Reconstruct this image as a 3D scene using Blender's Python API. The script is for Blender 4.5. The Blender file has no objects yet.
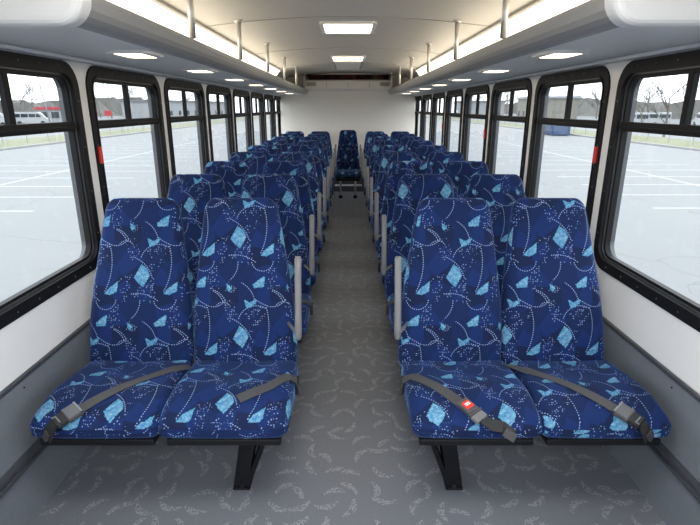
import bpy, bmesh, math, random
from mathutils import Vector, Matrix
from mathutils.bvhtree import BVHTree
R = math.radians
S = bpy.context.scene
C = S.collection
random.seed(7)

# ------------------------------------------------------------ camera, world, light
cam = bpy.data.cameras.new('camera')
camo = bpy.data.objects.new('camera', cam); C.objects.link(camo)
camo.location = (0, 0, 1.477)
camo.rotation_euler = (math.pi/2 - 0.2974, 0, 0)
cam.sensor_width = 36; cam.lens = 36*504.5/700; cam.shift_x = 0.0029
cam.clip_start = 0.02; cam.clip_end = 1000
S.camera = camo

w = bpy.data.worlds.new('overcast'); S.world = w; w.use_nodes = True
wn = w.node_tree.nodes; wl = w.node_tree.links
bg = wn['Background']
tc = wn.new('ShaderNodeTexCoord'); sp = wn.new('ShaderNodeSeparateXYZ'); cr = wn.new('ShaderNodeValToRGB')
wl.new(tc.outputs['Generated'], sp.inputs[0]); wl.new(sp.outputs['Z'], cr.inputs[0]); wl.new(cr.outputs[0], bg.inputs[0])
cr.color_ramp.elements[0].color = (0.96, 0.975, 1.0, 1); cr.color_ramp.elements[0].position = 0.0
cr.color_ramp.elements[1].color = (0.90, 0.95, 1.0, 1); cr.color_ramp.elements[1].position = 0.6
bg.inputs[1].default_value = 3.0

S.view_settings.view_transform = 'Standard'; S.view_settings.look = 'None'
S.view_settings.gamma = 1; S.view_settings.use_curve_mapping = False
S.view_settings.exposure = 0.42
S.cycles.use_denoising = True
S.cycles.max_bounces = 10; S.cycles.diffuse_bounces = 6; S.cycles.transparent_max_bounces = 16
S.cycles.sample_clamp_indirect = 6
S.cycles.caustics_reflective = False; S.cycles.caustics_refractive = False

COVE = 2.1; CEIL = 6.0; READ = 5.0; FILL = 20.0       # lamp strengths; the last is for the added fill panels

# ------------------------------------------------------------ node helpers
class V:
    """a scalar socket with arithmetic"""
    def __init__(s, nt, sock): s.nt = nt; s.s = sock
    def _m(s, op, *a, clamp=False):
        n = s.nt.nodes.new('ShaderNodeMath'); n.operation = op; n.use_clamp = clamp
        for i, v in enumerate((s,)+a):
            if isinstance(v, V): s.nt.links.new(v.s, n.inputs[i])
            else: n.inputs[i].default_value = v
        return V(s.nt, n.outputs[0])
    def __add__(s, o): return s._m('ADD', o)
    def __sub__(s, o): return s._m('SUBTRACT', o)
    def __mul__(s, o): return s._m('MULTIPLY', o)
    def __truediv__(s, o): return s._m('DIVIDE', o)
    def madd(s, a, b): return s._m('MULTIPLY_ADD', a, b)
    def abs(s): return s._m('ABSOLUTE')
    def lt(s, o): return s._m('LESS_THAN', o)
    def gt(s, o): return s._m('GREATER_THAN', o)
    def max(s, o): return s._m('MAXIMUM', o)
    def min(s, o): return s._m('MINIMUM', o)
    def sqrt(s): return s._m('SQRT')
    def fract(s): return s._m('FRACT')
    def wrap(s, a): return s._m('WRAP', a, -a)
    def atan2(s, o): return s._m('ARCTAN2', o)
def newmat(name):
    m = bpy.data.materials.new(name); m.use_nodes = True
    return m, m.node_tree, m.node_tree.nodes['Principled BSDF']
def setp(b, **k):
    names = dict(col='Base Color', rough='Roughness', metal='Metallic', spec='Specular IOR Level', sheen='Sheen Weight',
                 sheenr='Sheen Roughness', sheent='Sheen Tint', ecol='Emission Color', est='Emission Strength', coat='Coat Weight')
    for a, v in k.items():
        if a in ('col', 'ecol', 'sheent') and len(v) == 3: v = (*v, 1)
        b.inputs[names[a]].default_value = v
def mixc(nt, f, a, b):
    n = nt.nodes.new('ShaderNodeMix'); n.data_type = 'RGBA'
    for i, v in ((0, f), (6, a), (7, b)):
        if isinstance(v, V): nt.links.new(v.s, n.inputs[i])
        elif hasattr(v, 'is_output'): nt.links.new(v, n.inputs[i])
        elif i == 0: n.inputs[i].default_value = v
        else: n.inputs[i].default_value = (*v, 1)
    return n.outputs[2]
def tex(nt, kind, vec, **k):
    n = nt.nodes.new(kind)
    for a, v in k.items():
        if hasattr(n, a): setattr(n, a, v)
        else: n.inputs[a.replace('_', ' ')].default_value = v
    if vec is not None: nt.links.new(vec, n.inputs['Vector'])
    return n
def coord(nt, which='Object'):
    return nt.nodes.new('ShaderNodeTexCoord').outputs[which]
def sepxyz(nt, v):
    n = nt.nodes.new('ShaderNodeSeparateXYZ'); nt.links.new(v, n.inputs[0]); return [V(nt, o) for o in n.outputs]
def combxyz(nt, x, y, z=0.0):
    n = nt.nodes.new('ShaderNodeCombineXYZ')
    for i, v in enumerate((x, y, z)):
        if isinstance(v, V): nt.links.new(v.s, n.inputs[i])
        else: n.inputs[i].default_value = v
    return n.outputs[0]
def bump(nt, b, h, strength=.3, dist=.002):
    n = nt.nodes.new('ShaderNodeBump'); n.inputs['Strength'].default_value = strength; n.inputs['Distance'].default_value = dist
    nt.links.new(h.s if isinstance(h, V) else h, n.inputs['Height']); nt.links.new(n.outputs[0], b.inputs['Normal'])

M = {}
def plain(name, col, rough=.5, var=.06, scale=18, bumps=0.0, **k):
    m, nt, b = newmat(name); setp(b, rough=rough, **k)
    n = tex(nt, 'ShaderNodeTexNoise', coord(nt), Scale=scale, Detail=4.0)
    lo = tuple(c*(1-var) for c in col); hi = tuple(min(1, c*(1+var)) for c in col)
    nt.links.new(mixc(nt, V(nt, n.outputs[0]), lo, hi), b.inputs['Base Color'])
    if bumps: bump(nt, b, n.outputs[0], bumps, .001)
    M[name] = m; return m
plain('white_panel', (.84, .84, .84), .45, .02, 3, coat=.1)
plain('back_panel_white', (.88, .83, .76), .5, .03, 2)
plain('ceiling_white', (.60, .58, .55), .6, .02, 3)
plain('grey_vinyl', (.165, .185, .215), .55, .10, 40, .15)
plain('rail_grey', (.055, .06, .07), .4, .05)
plain('rack_grey', (.84, .83, .81), .55, .03, 6)
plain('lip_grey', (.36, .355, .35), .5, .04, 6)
plain('cap_white', (.84, .84, .835), .4, .02)
plain('black_frame', (.010, .010, .011), .5, .2, 30, spec=.15)
plain('sash_black', (.012, .012, .013), .5, .1, 30, spec=.15)
plain('reveal_grey', (.10, .105, .115), .35, .1, 30, metal=.4)
plain('black_metal', (.008, .008, .010), .5, .1, spec=.2)
plain('back_shell', (.014, .015, .022), .5, .1)
plain('webbing', (.055, .055, .058), .7, .15, 300)
plain('black_webbing', (.012, .012, .013), .65, .15, 300)
plain('handle_grey', (.15, .15, .155), .38, .05)
plain('steel', (.62, .60, .57), .38, .03, metal=.7)
plain('screw', (.20, .20, .20), .3, .03, metal=1.0)
plain('dark_buckle', (.07, .07, .075), .35, .05)
plain('red_button', (.75, .03, .02), .35, .03)
plain('white_mark', (.85, .85, .85), .5, .01)
plain('red_latch', (.62, .02, .02), .35, .03)
plain('seam_grey', (.40, .38, .35), .6, .05)
plain('vent_grey', (.35, .34, .32), .5, .05)
plain('bark', (.16, .13, .11), .9, .2, 5)
plain('grass', (.155, .162, .095), .95, .3, .7)
plain('fence_metal', (.25, .26, .27), .5, .05)
plain('kerb', (.25, .25, .245), .8, .1, 2)
plain('road', (.16, .168, .174), .85, .06, .3)
plain('van_white', (.36, .37, .38), .3, .02)
plain('tyre', (.02, .02, .02), .8, .1)
plain('van_glass', (.03, .04, .05), .08, .05)
plain('building_white', (.30, .31, .32), .7, .04, .5)
plain('building_tan', (.22, .21, .18), .8, .05, .5)
plain('building_grey', (.17, .18, .19), .8, .05, .5)
plain('roof_red', (.40, .04, .05), .6, .05)
plain('blue_box', (.03, .06, .13), .5, .1, 1)
plain('evergreen', (.06, .09, .05), .95, .3, 2)
def emis(name, col, st):
    m, nt, b = newmat(name); setp(b, col=(.8, .8, .8), rough=.4, ecol=col, est=st)
    g = tex(nt, 'ShaderNodeTexNoise', coord(nt), Scale=3.0)
    mr = V(nt, g.outputs[0]).madd(.12*st, .94*st); nt.links.new(mr.s, b.inputs['Emission Strength'])
    M[name] = m
emis('cove_diffuser', (1.0, .89, .70), COVE)
emis('ceiling_diffuser', (1.0, .85, .62), CEIL)
emis('reading_lens', (1.0, .78, .52), READ)

emis('fill_diffuser', (1.0, .97, .92), FILL)  # glow of the added, unseen fill panels that brighten the front rows
def glass(name, tint, rough=0.0):
    m = bpy.data.materials.new(name); m.use_nodes = True; nt = m.node_tree; nt.nodes.clear()
    o = nt.nodes.new('ShaderNodeOutputMaterial'); mx = nt.nodes.new('ShaderNodeMixShader')
    t = nt.nodes.new('ShaderNodeBsdfTransparent'); g = nt.nodes.new('ShaderNodeBsdfGlossy'); f = nt.nodes.new('ShaderNodeLayerWeight'); f.inputs[0].default_value = .5
    t.inputs[0].default_value = (*tint, 1); g.inputs['Roughness'].default_value = rough
    ff = V(nt, f.outputs['Facing'])._m('POWER', 5.0).madd(.45, .02); nt.links.new(ff.s, mx.inputs[0]); nt.links.new(t.outputs[0], mx.inputs[1]); nt.links.new(g.outputs[0], mx.inputs[2])
    nt.links.new(mx.outputs[0], o.inputs[0]); M[name] = m
glass('window_glass', (.96, .975, .98)); glass('vent_glass', (.86, .88, .89))

# ---- patterned moquette: a .236 x .40 m repeat of pale motifs, stitched curves and stipple
TW, TH = .246, .414
def fabric():
    m, nt, b = newmat('moquette')
    uvn = nt.nodes.new('ShaderNodeUVMap'); uv = uvn.outputs[0]
    U, Vv, _ = sepxyz(nt, uv)
    K = .000791
    def cv(p): return ((p[0]-312)*K, -(p[1]-248)*K)
    def poly(pts):
        pts = [cv(p) for p in pts]
        cx = sum(p[0] for p in pts)/len(pts); cy = sum(p[1] for p in pts)/len(pts)
        x = (U - cx).wrap(TW/2); y = (Vv - cy).wrap(TH/2)
        d = None; n = len(pts)
        area = sum(pts[i][0]*pts[(i+1) % n][1]-pts[(i+1) % n][0]*pts[i][1] for i in range(n))
        sg = 1 if area > 0 else -1
        for i in range(n):
            (ax, ay), (bx, by) = pts[i], pts[(i+1) % n]
            ex, ey = bx-ax, by-ay; L = math.hypot(ex, ey)
            nx, ny = ey/L*sg, -ex/L*sg
            c = nx*(ax-cx)+ny*(ay-cy)
            e = x.madd(nx, y*ny) - c
            d = e if d is None else d.max(e)
        return d
    def circ(p, q, r):
        (ax, ay), (bx, by), (cx, cy) = cv(p), cv(q), cv(r)
        D = 2*(ax*(by-cy)+bx*(cy-ay)+cx*(ay-by))
        ux = ((ax*ax+ay*ay)*(by-cy)+(bx*bx+by*by)*(cy-ay)+(cx*cx+cy*cy)*(ay-by))/D
        uy = ((ax*ax+ay*ay)*(cx-bx)+(bx*bx+by*by)*(ax-cx)+(cx*cx+cy*cy)*(bx-ax))/D
        return ux, uy, math.hypot(ax-ux, ay-uy), (ax, ay), (bx, by), (cx, cy)
    def arc(p, q, r, wd=.0017, step=.0095, duty=.52):
        ux, uy, rad, a, mid, c = circ(p, q, r)
        mx, my = mid                                   # wrap about the arc's own middle
        x = (U - mx).wrap(TW/2) + (mx-ux); y = (Vv - my).wrap(TH/2) + (my-uy)
        dist = (x*x).__add__(y*y).sqrt()
        near = (dist - rad).abs().lt(wd)
        dmx, dmy = (mx-ux)/rad, (my-uy)/rad            # rotate so mid direction is angle 0
        xr = x.madd(dmx, y*dmy); yr = y.madd(dmx, x*(-dmy))
        ang = yr.atan2(xr)
        def an(pt):
            X, Y = pt[0]-ux, pt[1]-uy
            return math.atan2(Y*dmx-X*dmy, X*dmx+Y*dmy)
        a0, a1 = sorted((an(a), an(c)))
        inside = ang.gt(a0)*ang.lt(a1)
        dash = (ang*(rad/step)).fract().lt(duty)
        return near*inside*dash
    motifs = [
        [(308, 190), (338, 212), (354, 248), (318, 308), (290, 285), (270, 258)],
        [(497, 276), (492, 332), (455, 350), (424, 345), (445, 318)],
        [(448, 443), (438, 512), (388, 516), (378, 490), (415, 470)],
        [(224, 494), (256, 500), (272, 518), (240, 553), (243, 520)],
        [(335, 574), (364, 590), (372, 616), (347, 622)],
        [(358, 594), (400, 574), (394, 600), (350, 620)]]
    d = None
    for p in motifs:
        e = poly(p); d = e if d is None else d.min(e)
    wob = tex(nt, 'ShaderNodeTexNoise', uv, Scale=180.0, Detail=1.0)
    d = d + V(nt, wob.outputs[0]).madd(.010, -.005)
    motif = d.lt(0)
    arcs = [((448, 88), (461, 170), (425, 335)), ((305, 152), (365, 90), (448, 100)), ((262, 150), (325, 190), (366, 262)),
            ((378, 380), (415, 424), (490, 372)), ((255, 345), (335, 348), (402, 384)), ((306, 378), (296, 430), (262, 474)),
            ((322, 488), (362, 520), (388, 572)), ((172, 525), (215, 552), (236, 580)), ((236, 580), (205, 606), (150, 612)),
            ((388, 572), (430, 598), (460, 612)), ((190, 82), (225, 66), (262, 88)), ((480, 530), (515, 555), (535, 585))]
    line = None
    for a in arcs:
        e = arc(*a); line = e if line is None else line.max(e)
    # stipple fields
    fields = [[(205, 70), (262, 60), (290, 130), (245, 190), (240, 130)], [(345, 190), (452, 118), (420, 180), (365, 232)],
              [(190, 262), (262, 240), (235, 385), (205, 390)], [(330, 290), (378, 262), (385, 400), (300, 372), (262, 352)],
              [(150, 420), (200, 400), (190, 505), (150, 500)], [(172, 500), (232, 470), (300, 520), (225, 590), (236, 530)],
              [(225, 580), (270, 575), (300, 655), (245, 700)], [(440, 470), (500, 430), (520, 520), (460, 525)],
              [(330, 640), (462, 600), (420, 640), (360, 690)]]
    f = None
    for p in fields:
        e = poly(p); f = e if f is None else f.min(e)
    wob2 = tex(nt, 'ShaderNodeTexNoise', uv, Scale=45.0, Detail=1.0)
    f = (f + V(nt, wob2.outputs[0]).madd(.016, -.008)).lt(0)
    vo = tex(nt, 'ShaderNodeTexVoronoi', uv, Scale=112.0, Randomness=.5)
    dots = V(nt, vo.outputs['Distance']).lt(.26)
    stip = f*dots*.9
    pale = line.max(stip)*(motif*-1.0 + 1.0)
    # ground: polygons of slightly different blue
    vp = tex(nt, 'ShaderNodeTexVoronoi', combxyz(nt, U.wrap(TW/2), Vv.wrap(TH/2)), Scale=12.0, Randomness=1.0)
    pc = V(nt, sepxyz(nt, vp.outputs['Color'])[0].s)
    fine = V(nt, tex(nt, 'ShaderNodeTexNoise', uv, Scale=500.0).outputs[0])
    g1 = mixc(nt, pc.gt(.62), (.0028, .0135, .066), (.0030, .0098, .047))
    g2 = mixc(nt, pc.lt(.28), g1, (.0036, .0180, .094))
    mc = tex(nt, 'ShaderNodeTexNoise', uv, Scale=70.0, Detail=2.0)
    mcol = mixc(nt, V(nt, mc.outputs[0]).madd(2.6, -.8)._m('MULTIPLY', 1.0, clamp=True), (.028, .17, .30), (.20, .38, .49))
    edge = d.gt(-.0016)
    mcol = mixc(nt, edge, mcol, (.045, .26, .38))
    veins = V(nt, tex(nt, 'ShaderNodeTexVoronoi', uv, Scale=95.0, feature='DISTANCE_TO_EDGE').outputs['Distance']).lt(.05)
    mcol = mixc(nt, veins*.6, mcol, (.04, .12, .38))
    c = mixc(nt, motif, g2, mcol)
    c = mixc(nt, pale*.85, c, (.26, .36, .58))
    nt.links.new(c, b.inputs['Base Color'])
    setp(b, rough=.85, spec=.25, sheen=.26, sheenr=.35, sheent=(.22, .42, .95))
    bump(nt, b, fine, .25, .001)
    M['moquette'] = m
fabric()

# ---- vinyl floor with scattered comma shaped flecks
def floor_mat():
    m, nt, b = newmat('speckled_vinyl')
    X, Y, _ = sepxyz(nt, coord(nt))
    total = None
    for (sc, off, rr) in ((9.6, 0.0, .78),):
        v = combxyz(nt, X + off, Y + off*.7)
        vo = tex(nt, 'ShaderNodeTexVoronoi', v, Scale=sc, Randomness=.55)
        vo.voronoi_dimensions = '2D'
        px, py, _ = sepxyz(nt, vo.outputs['Position'])
        cx, cy, cz = sepxyz(nt, vo.outputs['Color'])
        dx = (X + off) - px; dy = (Y + off*.7) - py
        th = cx*6.283
        s, c = th._m('SINE'), th._m('COSINE')
        x = dx*c - dy*s; y = dx*s + dy*c
        ry = y + .072                                     # bent stroke: ring of radius .055
        r = (x*x + ry*ry).sqrt()
        thick = (x.abs()*-.20).__add__(.0155)
        on = (r - .072).abs().lt(thick)*(x.abs().lt(.050))*ry.gt(0)
        total = on if total is None else total.max(on)
    sp = V(nt, tex(nt, 'ShaderNodeTexVoronoi', coord(nt), Scale=170.0).outputs['Distance']).lt(.50)
    grain = V(nt, tex(nt, 'ShaderNodeTexNoise', coord(nt), Scale=260.0, Detail=2.0).outputs[0])
    big = V(nt, tex(nt, 'ShaderNodeTexNoise', coord(nt), Scale=1.6, Detail=2.0).outputs[0])
    base = mixc(nt, grain, (.128, .142, .175), (.195, .208, .240))
    base = mixc(nt, big*.35, base, (.15, .15, .16))
    tiny = V(nt, tex(nt, 'ShaderNodeTexVoronoi', coord(nt), Scale=120.0).outputs['Distance']).lt(.13)
    base = mixc(nt, tiny*.6, base, (.36, .37, .40))
    c = mixc(nt, total*sp*.55, base, (.42, .43, .46))
    nt.links.new(c, b.inputs['Base Color']); setp(b, rough=.42, spec=.4)
    bump(nt, b, grain, .1, .001)
    M['floor_vinyl'] = m
floor_mat()

# ---- parking lot concrete
def lot_mat():
    m, nt, b = newmat('lot')
    co = coord(nt)
    X, Y, _ = sepxyz(nt, co)
    ax = X.abs()
    off = X.gt(0)*.45
    st = ((Y - 14.1 - off) / 2.35).fract()
    st = (st - .5).abs().gt(.5 - .055/2.35)
    stripes = st*ax.gt(8.9)*ax.lt(17.6)
    mid = (ax - 13.2).abs().lt(.06)
    lines = stripes.max(mid)
    wn_ = V(nt, tex(nt, 'ShaderNodeTexNoise', co, Scale=9.0, Detail=4.0).outputs[0])
    lines = lines*(wn_*1.1 + .3)._m('MULTIPLY', 1.0, clamp=True)
    n1 = V(nt, tex(nt, 'ShaderNodeTexNoise', co, Scale=.35, Detail=6.0).outputs[0])
    n2 = V(nt, tex(nt, 'ShaderNodeTexNoise', co, Scale=30.0, Detail=3.0).outputs[0])
    base = mixc(nt, n1, (.160, .165, .167), (.186, .191, .192))
    base = mixc(nt, n2*.3, base, (.147, .155, .16))
    dist = tex(nt, 'ShaderNodeTexNoise', co, Scale=.8, Detail=4.0)
    wx = X + V(nt, dist.outputs[0])*1.5; wy = Y + V(nt, dist.outputs[0])*-1.2
    cr_ = V(nt, tex(nt, 'ShaderNodeTexVoronoi', combxyz(nt, wx, wy), Scale=.16, feature='DISTANCE_TO_EDGE').outputs['Distance']).lt(.0035)
    base = mixc(nt, cr_*.45, base, (.10, .105, .11))
    nt.links.new(mixc(nt, lines, base, (.36, .37, .375)), b.inputs['Base Color'])
    setp(b, rough=.8); M['lot'] = m
lot_mat()
def band_mat():
    m, nt, b = newmat('dark_band')
    n = tex(nt, 'ShaderNodeTexNoise', coord(nt), Scale=7.0, Detail=2.0)
    r = nt.nodes.new('ShaderNodeValToRGB'); nt.links.new(n.outputs[0], r.inputs[0])
    e = r.color_ramp.elements; e[0].position = .42; e[0].color = (.008, .006, .006, 1); e[1].position = .75; e[1].color = (.10, .09, .03, 1)
    k = r.color_ramp.elements.new(.58); k.color = (.07, .012, .010, 1)
    nt.links.new(r.outputs[0], b.inputs['Base Color']); setp(b, rough=.7, spec=.1); M['dark_band'] = m
band_mat()
def twig_mat():
    m, nt, b = newmat('twigs'); setp(b, rough=.95)
    n = tex(nt, 'ShaderNodeTexNoise', coord(nt), Scale=2.0)
    nt.links.new(mixc(nt, V(nt, n.outputs[0]), (.105, .10, .092), (.15, .145, .135)), b.inputs['Base Color']); M['twigs'] = m
twig_mat()

# ------------------------------------------------------------ mesh helpers
def link(name, bm, mat, parent=None, smooth=False, loc=None):
    me = bpy.data.meshes.new(name); bm.normal_update(); bm.to_mesh(me); bm.free()
    o = bpy.data.objects.new(name, me); C.objects.link(o)
    me.materials.append(M[mat] if isinstance(mat, str) else mat)
    if smooth: me.polygons.foreach_set('use_smooth', [True]*len(me.polygons))
    if parent is not None: o.parent = parent
    if loc: o.location = loc
    return o
def tag(o, label=None, cat=None, group=None, kind=None):
    if label: o['label'] = label
    if cat: o['category'] = cat
    if group: o['group'] = group
    if kind: o['kind'] = kind
    return o
def empty(name, loc=(0, 0, 0), rz=0):
    o = bpy.data.objects.new(name, None); C.objects.link(o); o.location = loc; o.rotation_euler = (0, 0, rz); o.empty_display_size = .05
    return o
def children(o): return [x for x in bpy.data.objects if x.parent == o]
def copy_tree(o, parent=None):
    kids = children(o)
    c = o.copy(); C.objects.link(c); c.parent = parent
    for ch in kids: copy_tree(ch, c)
    return c
def box(bm, x0, x1, y0, y1, z0, z1, bev=0.0, seg=2):
    t = bmesh.new()
    bmesh.ops.create_cube(t, size=1)
    for v in t.verts:
        v.co = Vector(((x0+x1)/2+v.co.x*(x1-x0), (y0+y1)/2+v.co.y*(y1-y0), (z0+z1)/2+v.co.z*(z1-z0)))
    if (x1-x0)*(y1-y0)*(z1-z0) < 0: bmesh.ops.reverse_faces(t, faces=t.faces)
    if bev: bmesh.ops.bevel(t, geom=t.edges[:], offset=bev, segments=seg, affect='EDGES', profile=.5)
    merge(bm, t); return bm
def merge(bm, t):
    me = bpy.data.meshes.new('tmp'); t.to_mesh(me); t.free(); bm.from_mesh(me); bpy.data.meshes.remove(me)
def tube(bm, pts, r, n=10, caps=True, flat=1.0):
    pts = [Vector(p) for p in pts]
    rs = r if isinstance(r, (list, tuple)) else [r]*len(pts)
    rings = []
    up = None
    for i, p in enumerate(pts):
        d = (pts[min(i+1, len(pts)-1)] - pts[max(i-1, 0)]).normalized()
        if up is None:
            up = Vector((0, 0, 1)) if abs(d.z) < .9 else Vector((1, 0, 0))
        a = d.cross(up).normalized(); b_ = a.cross(d).normalized(); up = b_
        rings.append([bm.verts.new(p + a*math.cos(2*math.pi*k/n)*rs[i]*flat + b_*math.sin(2*math.pi*k/n)*rs[i]) for k in range(n)])
    for i in range(len(rings)-1):
        for k in range(n): bm.faces.new((rings[i][k], rings[i][(k+1) % n], rings[i+1][(k+1) % n], rings[i+1][k]))
    if caps:
        bm.faces.new(rings[0][::-1]); bm.faces.new(rings[-1])
    return bm
def prism(bm, poly, y0, y1, axis='y'):
    """extrude a closed outline; axis y: poly is (x,z); axis x: poly is (y,z); axis z: poly is (x,y)"""
    def P(a, b_, t):
        return {'y': (a, t, b_), 'x': (t, a, b_), 'z': (a, b_, t)}[axis]
    A = [bm.verts.new(P(a, b_, y0)) for a, b_ in poly]; B = [bm.verts.new(P(a, b_, y1)) for a, b_ in poly]
    n = len(poly); fs = []
    for i in range(n): fs.append(bm.faces.new((A[i], A[(i+1) % n], B[(i+1) % n], B[i])))
    fs.append(bm.faces.new(A[::-1])); fs.append(bm.faces.new(B))
    bmesh.ops.recalc_face_normals(bm, faces=fs)
    return bm
def rrect(a0, a1, b0, b1, r, n=6):
    out = []
    for (ca, cb, st) in ((a1-r, b1-r, 0), (a0+r, b1-r, 90), (a0+r, b0+r, 180), (a1-r, b0+r, 270)):
        for k in range(n+1):
            t = R(st+90*k/n); out.append((ca+r*math.cos(t), cb+r*math.sin(t)))
    return out
def ring_x(bm, outer, inner, x0, x1):
    """rounded ring in the yz plane, between x0 and x1"""
    n = len(outer)
    vs = [[bm.verts.new((x, p[0], p[1])) for p in L] for x in (x0, x1) for L in (outer, inner)]
    O0, I0, O1, I1 = vs; fs = []
    for i in range(n):
        j = (i+1) % n
        for q in ((O0[i], O0[j], I0[j], I0[i]), (O1[i], O1[j], I1[j], I1[i]), (O0[i], O0[j], O1[j], O1[i]), (I0[i], I0[j], I1[j], I1[i])):
            fs.append(bm.faces.new(q))
    bmesh.ops.recalc_face_normals(bm, faces=fs)
def ring_z(bm, outer, inner, z0, z1):
    t = bmesh.new(); ring_x(t, outer, inner, z0, z1)
    for v in t.verts: v.co = Vector((v.co.y, v.co.z, v.co.x))
    bmesh.ops.recalc_face_normals(t, faces=t.faces)
    merge(bm, t)
def rblock(hx, hy, hz, r, n=7, k=4):
    """rounded block centred on the origin with well spread quads"""
    def lst(h):
        a = [h-r+r*math.tan(math.pi/4*i/k) for i in range(k+1)]
        m_ = [-(h-r)+2*(h-r)*i/n for i in range(1, n)]
        return [-v for v in a[::-1]] + m_ + a
    L = (lst(hx), lst(hy), lst(hz)); H = (hx, hy, hz)
    bm = bmesh.new(); D = {}
    def vert(p):
        q = [max(-(H[i]-r), min(H[i]-r, p[i])) for i in range(3)]
        d = Vector((p[0]-q[0], p[1]-q[1], p[2]-q[2]))
        p2 = Vector(q) + (d.normalized()*r if d.length > 1e-9 else d)
        key = tuple(round(c, 5) for c in p)
        if key not in D: D[key] = bm.verts.new(p2)
        return D[key]
    for ax in range(3):
        u, v = (ax+1) % 3, (ax+2) % 3
        for sg in (-1, 1):
            for i in range(len(L[u])-1):
                for j in range(len(L[v])-1):
                    q = []
                    for (a, b_) in ((i, j), (i+1, j), (i+1, j+1), (i, j+1)):
                        p = [0, 0, 0]; p[ax] = sg*H[ax]; p[u] = L[u][a]; p[v] = L[v][b_]; q.append(vert(p))
                    if sg < 0: q = q[::-1]
                    if len(set(q)) == 4: bm.faces.new(q)
    return bm
def lerp_tab(tab, t):
    for (a, va), (b_, vb) in zip(tab, tab[1:]):
        if t <= b_: 
            f = max(0, (t-a)/(b_-a)); f = f*f*(3-2*f)*.5 + f*.5
            return va+(vb-va)*f
    return tab[-1][1]

# ------------------------------------------------------------ the bus shell
XW = 1.19; YF, YB = -1.35, 9.30
WP = 1.0167; W0 = 2.3825          # pillar centres at W0 + k*WP
GAP = .038; ZB, ZT = .755, 1.665
GZ = -1.32
bm = bmesh.new(); box(bm, -1.25, 1.25, YF-.05, YB+.05, -.10, 0)
tag(link('floor', bm, 'floor_vinyl'), kind='structure')
# walls with window openings
def build_wall(name, s):
    root = empty(name); tag(root, kind='structure')
    a, b_ = XW, XW+.06
    bm = bmesh.new()
    def bx(y0, y1, z0, z1): box(bm, *( (a, b_) if s > 0 else (-b_, -a)), y0, y1, z0, z1)
    bx(YF, YB, .545, ZB+.04); bx(YF, YB, ZT-.04, 2.06)
    ys = [W0 + k*WP for k in range(-4, 8)]
    for y in ys:
        y1 = min(y+GAP+.04, YB)
        bx(max(YF, y-GAP-.04), y1, ZB+.04, ZT-.04)
    link('upper_panel', bm, 'white_panel', root)
    bm = bmesh.new()
    x0, x1 = (XW-.012, XW+.06) if s > 0 else (-XW-.06, -XW+.012)
    box(bm, x0, x1, YF, YB, 0, .545, .004)
    link('lower_panel', bm, 'grey_vinyl', root)
    bm = bmesh.new(); box(bm, *((XW-.018, XW-.002) if s > 0 else (-XW+.002, -XW+.018)), YF, YB, .535, .552, .004)
    link('trim_edge', bm, 'rail_grey', root)
    bm = bmesh.new()
    for k in range(12):
        y = 1.0+k*.62; t = bmesh.new(); bmesh.ops.create_icosphere(t, subdivisions=1, radius=.004)
        bmesh.ops.translate(t, verts=t.verts, vec=(s*(XW-.013), y, .505)); merge(bm, t)
    link('screw', bm, 'black_metal', root)
    return root
build_wall('wall_left', -1); build_wall('wall_right', 1)
for s, nm in ((-1, 'left'), (1, 'right')):
    bm = bmesh.new()
    pts = [(s*(XW-.012), .228), (s*(XW-.034), .232), (s*(XW-.034), .243), (s*(XW-.024), .247), (s*(XW-.024), .257), (s*(XW-.034), .261), (s*(XW-.034), .272), (s*(XW-.012), .276)]
    prism(bm, pts, YF, YB)
    o = link('seat_rail', bm, 'rail_grey')
    tag(o, f'dark grey seat mounting rail running along the {nm} wall near the floor', 'rail', 'seat rails along the walls')

# ceiling: gentle arch that turns down behind the racks
def zc(x):
    x = abs(x)
    if x < .95: return 2.055 - .062*(x/.95)**2
    t = min(1, (x-.95)/.24); return 1.993 - .24*(1-math.sqrt(max(0, 1-t*t*.98)))
xs = [-XW + 2*XW*i/48 for i in range(49)]
bm = bmesh.new()
poly = [(x, zc(x)) for x in xs] + [(x, 2.16) for x in xs[::-1]]
prism(bm, poly, YF, YB)
o = link('ceiling', bm, 'ceiling_white'); tag(o, kind='structure')
for y in (1.55, 3.66, 5.45, 7.2, 8.7):
    bm = bmesh.new(); xx = [-.96+1.92*i/30 for i in range(31)]
    prism(bm, [(x, zc(x)-.0035) for x in xx]+[(x, zc(x)+.002) for x in xx[::-1]], y-.006, y+.006)
    link('seam_strip', bm, 'seam_grey', o)
# back wall
root = empty('wall_back'); tag(root, kind='structure')
bm = bmesh.new(); box(bm, -1.25, 1.25, YB, YB+.06, 0, 2.12); link('rear_panel', bm, 'back_panel_white', root)
bm = bmesh.new(); box(bm, -1.17, 1.17, YB-.018, YB, .10, .135, .003); link('white_strip', bm, 'white_mark', root)
bm = bmesh.new(); box(bm, -1.17, 1.17, YB-.012, YB, 0, .46, .003); link('kick_panel', bm, 'rail_grey', root)
# front end behind the camera: unseen, windscreen opening widened for extra daylight
root = empty('wall_front'); tag(root, kind='structure')
bm = bmesh.new(); box(bm, -1.25, 1.25, YF-.06, YF, 0, .30); box(bm, -1.25, 1.25, YF-.06, YF, 1.95, 2.12)
for s in (-1, 1): box(bm, *sorted((s*1.25, s*1.15)), YF-.06, YF, .30, 1.95)
link('front_panel', bm, 'white_panel', root)
bm = bmesh.new(); box(bm, -1.15, 1.15, YF-.035, YF-.03, .30, 1.95); link('windscreen', bm, 'window_glass', root)

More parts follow.
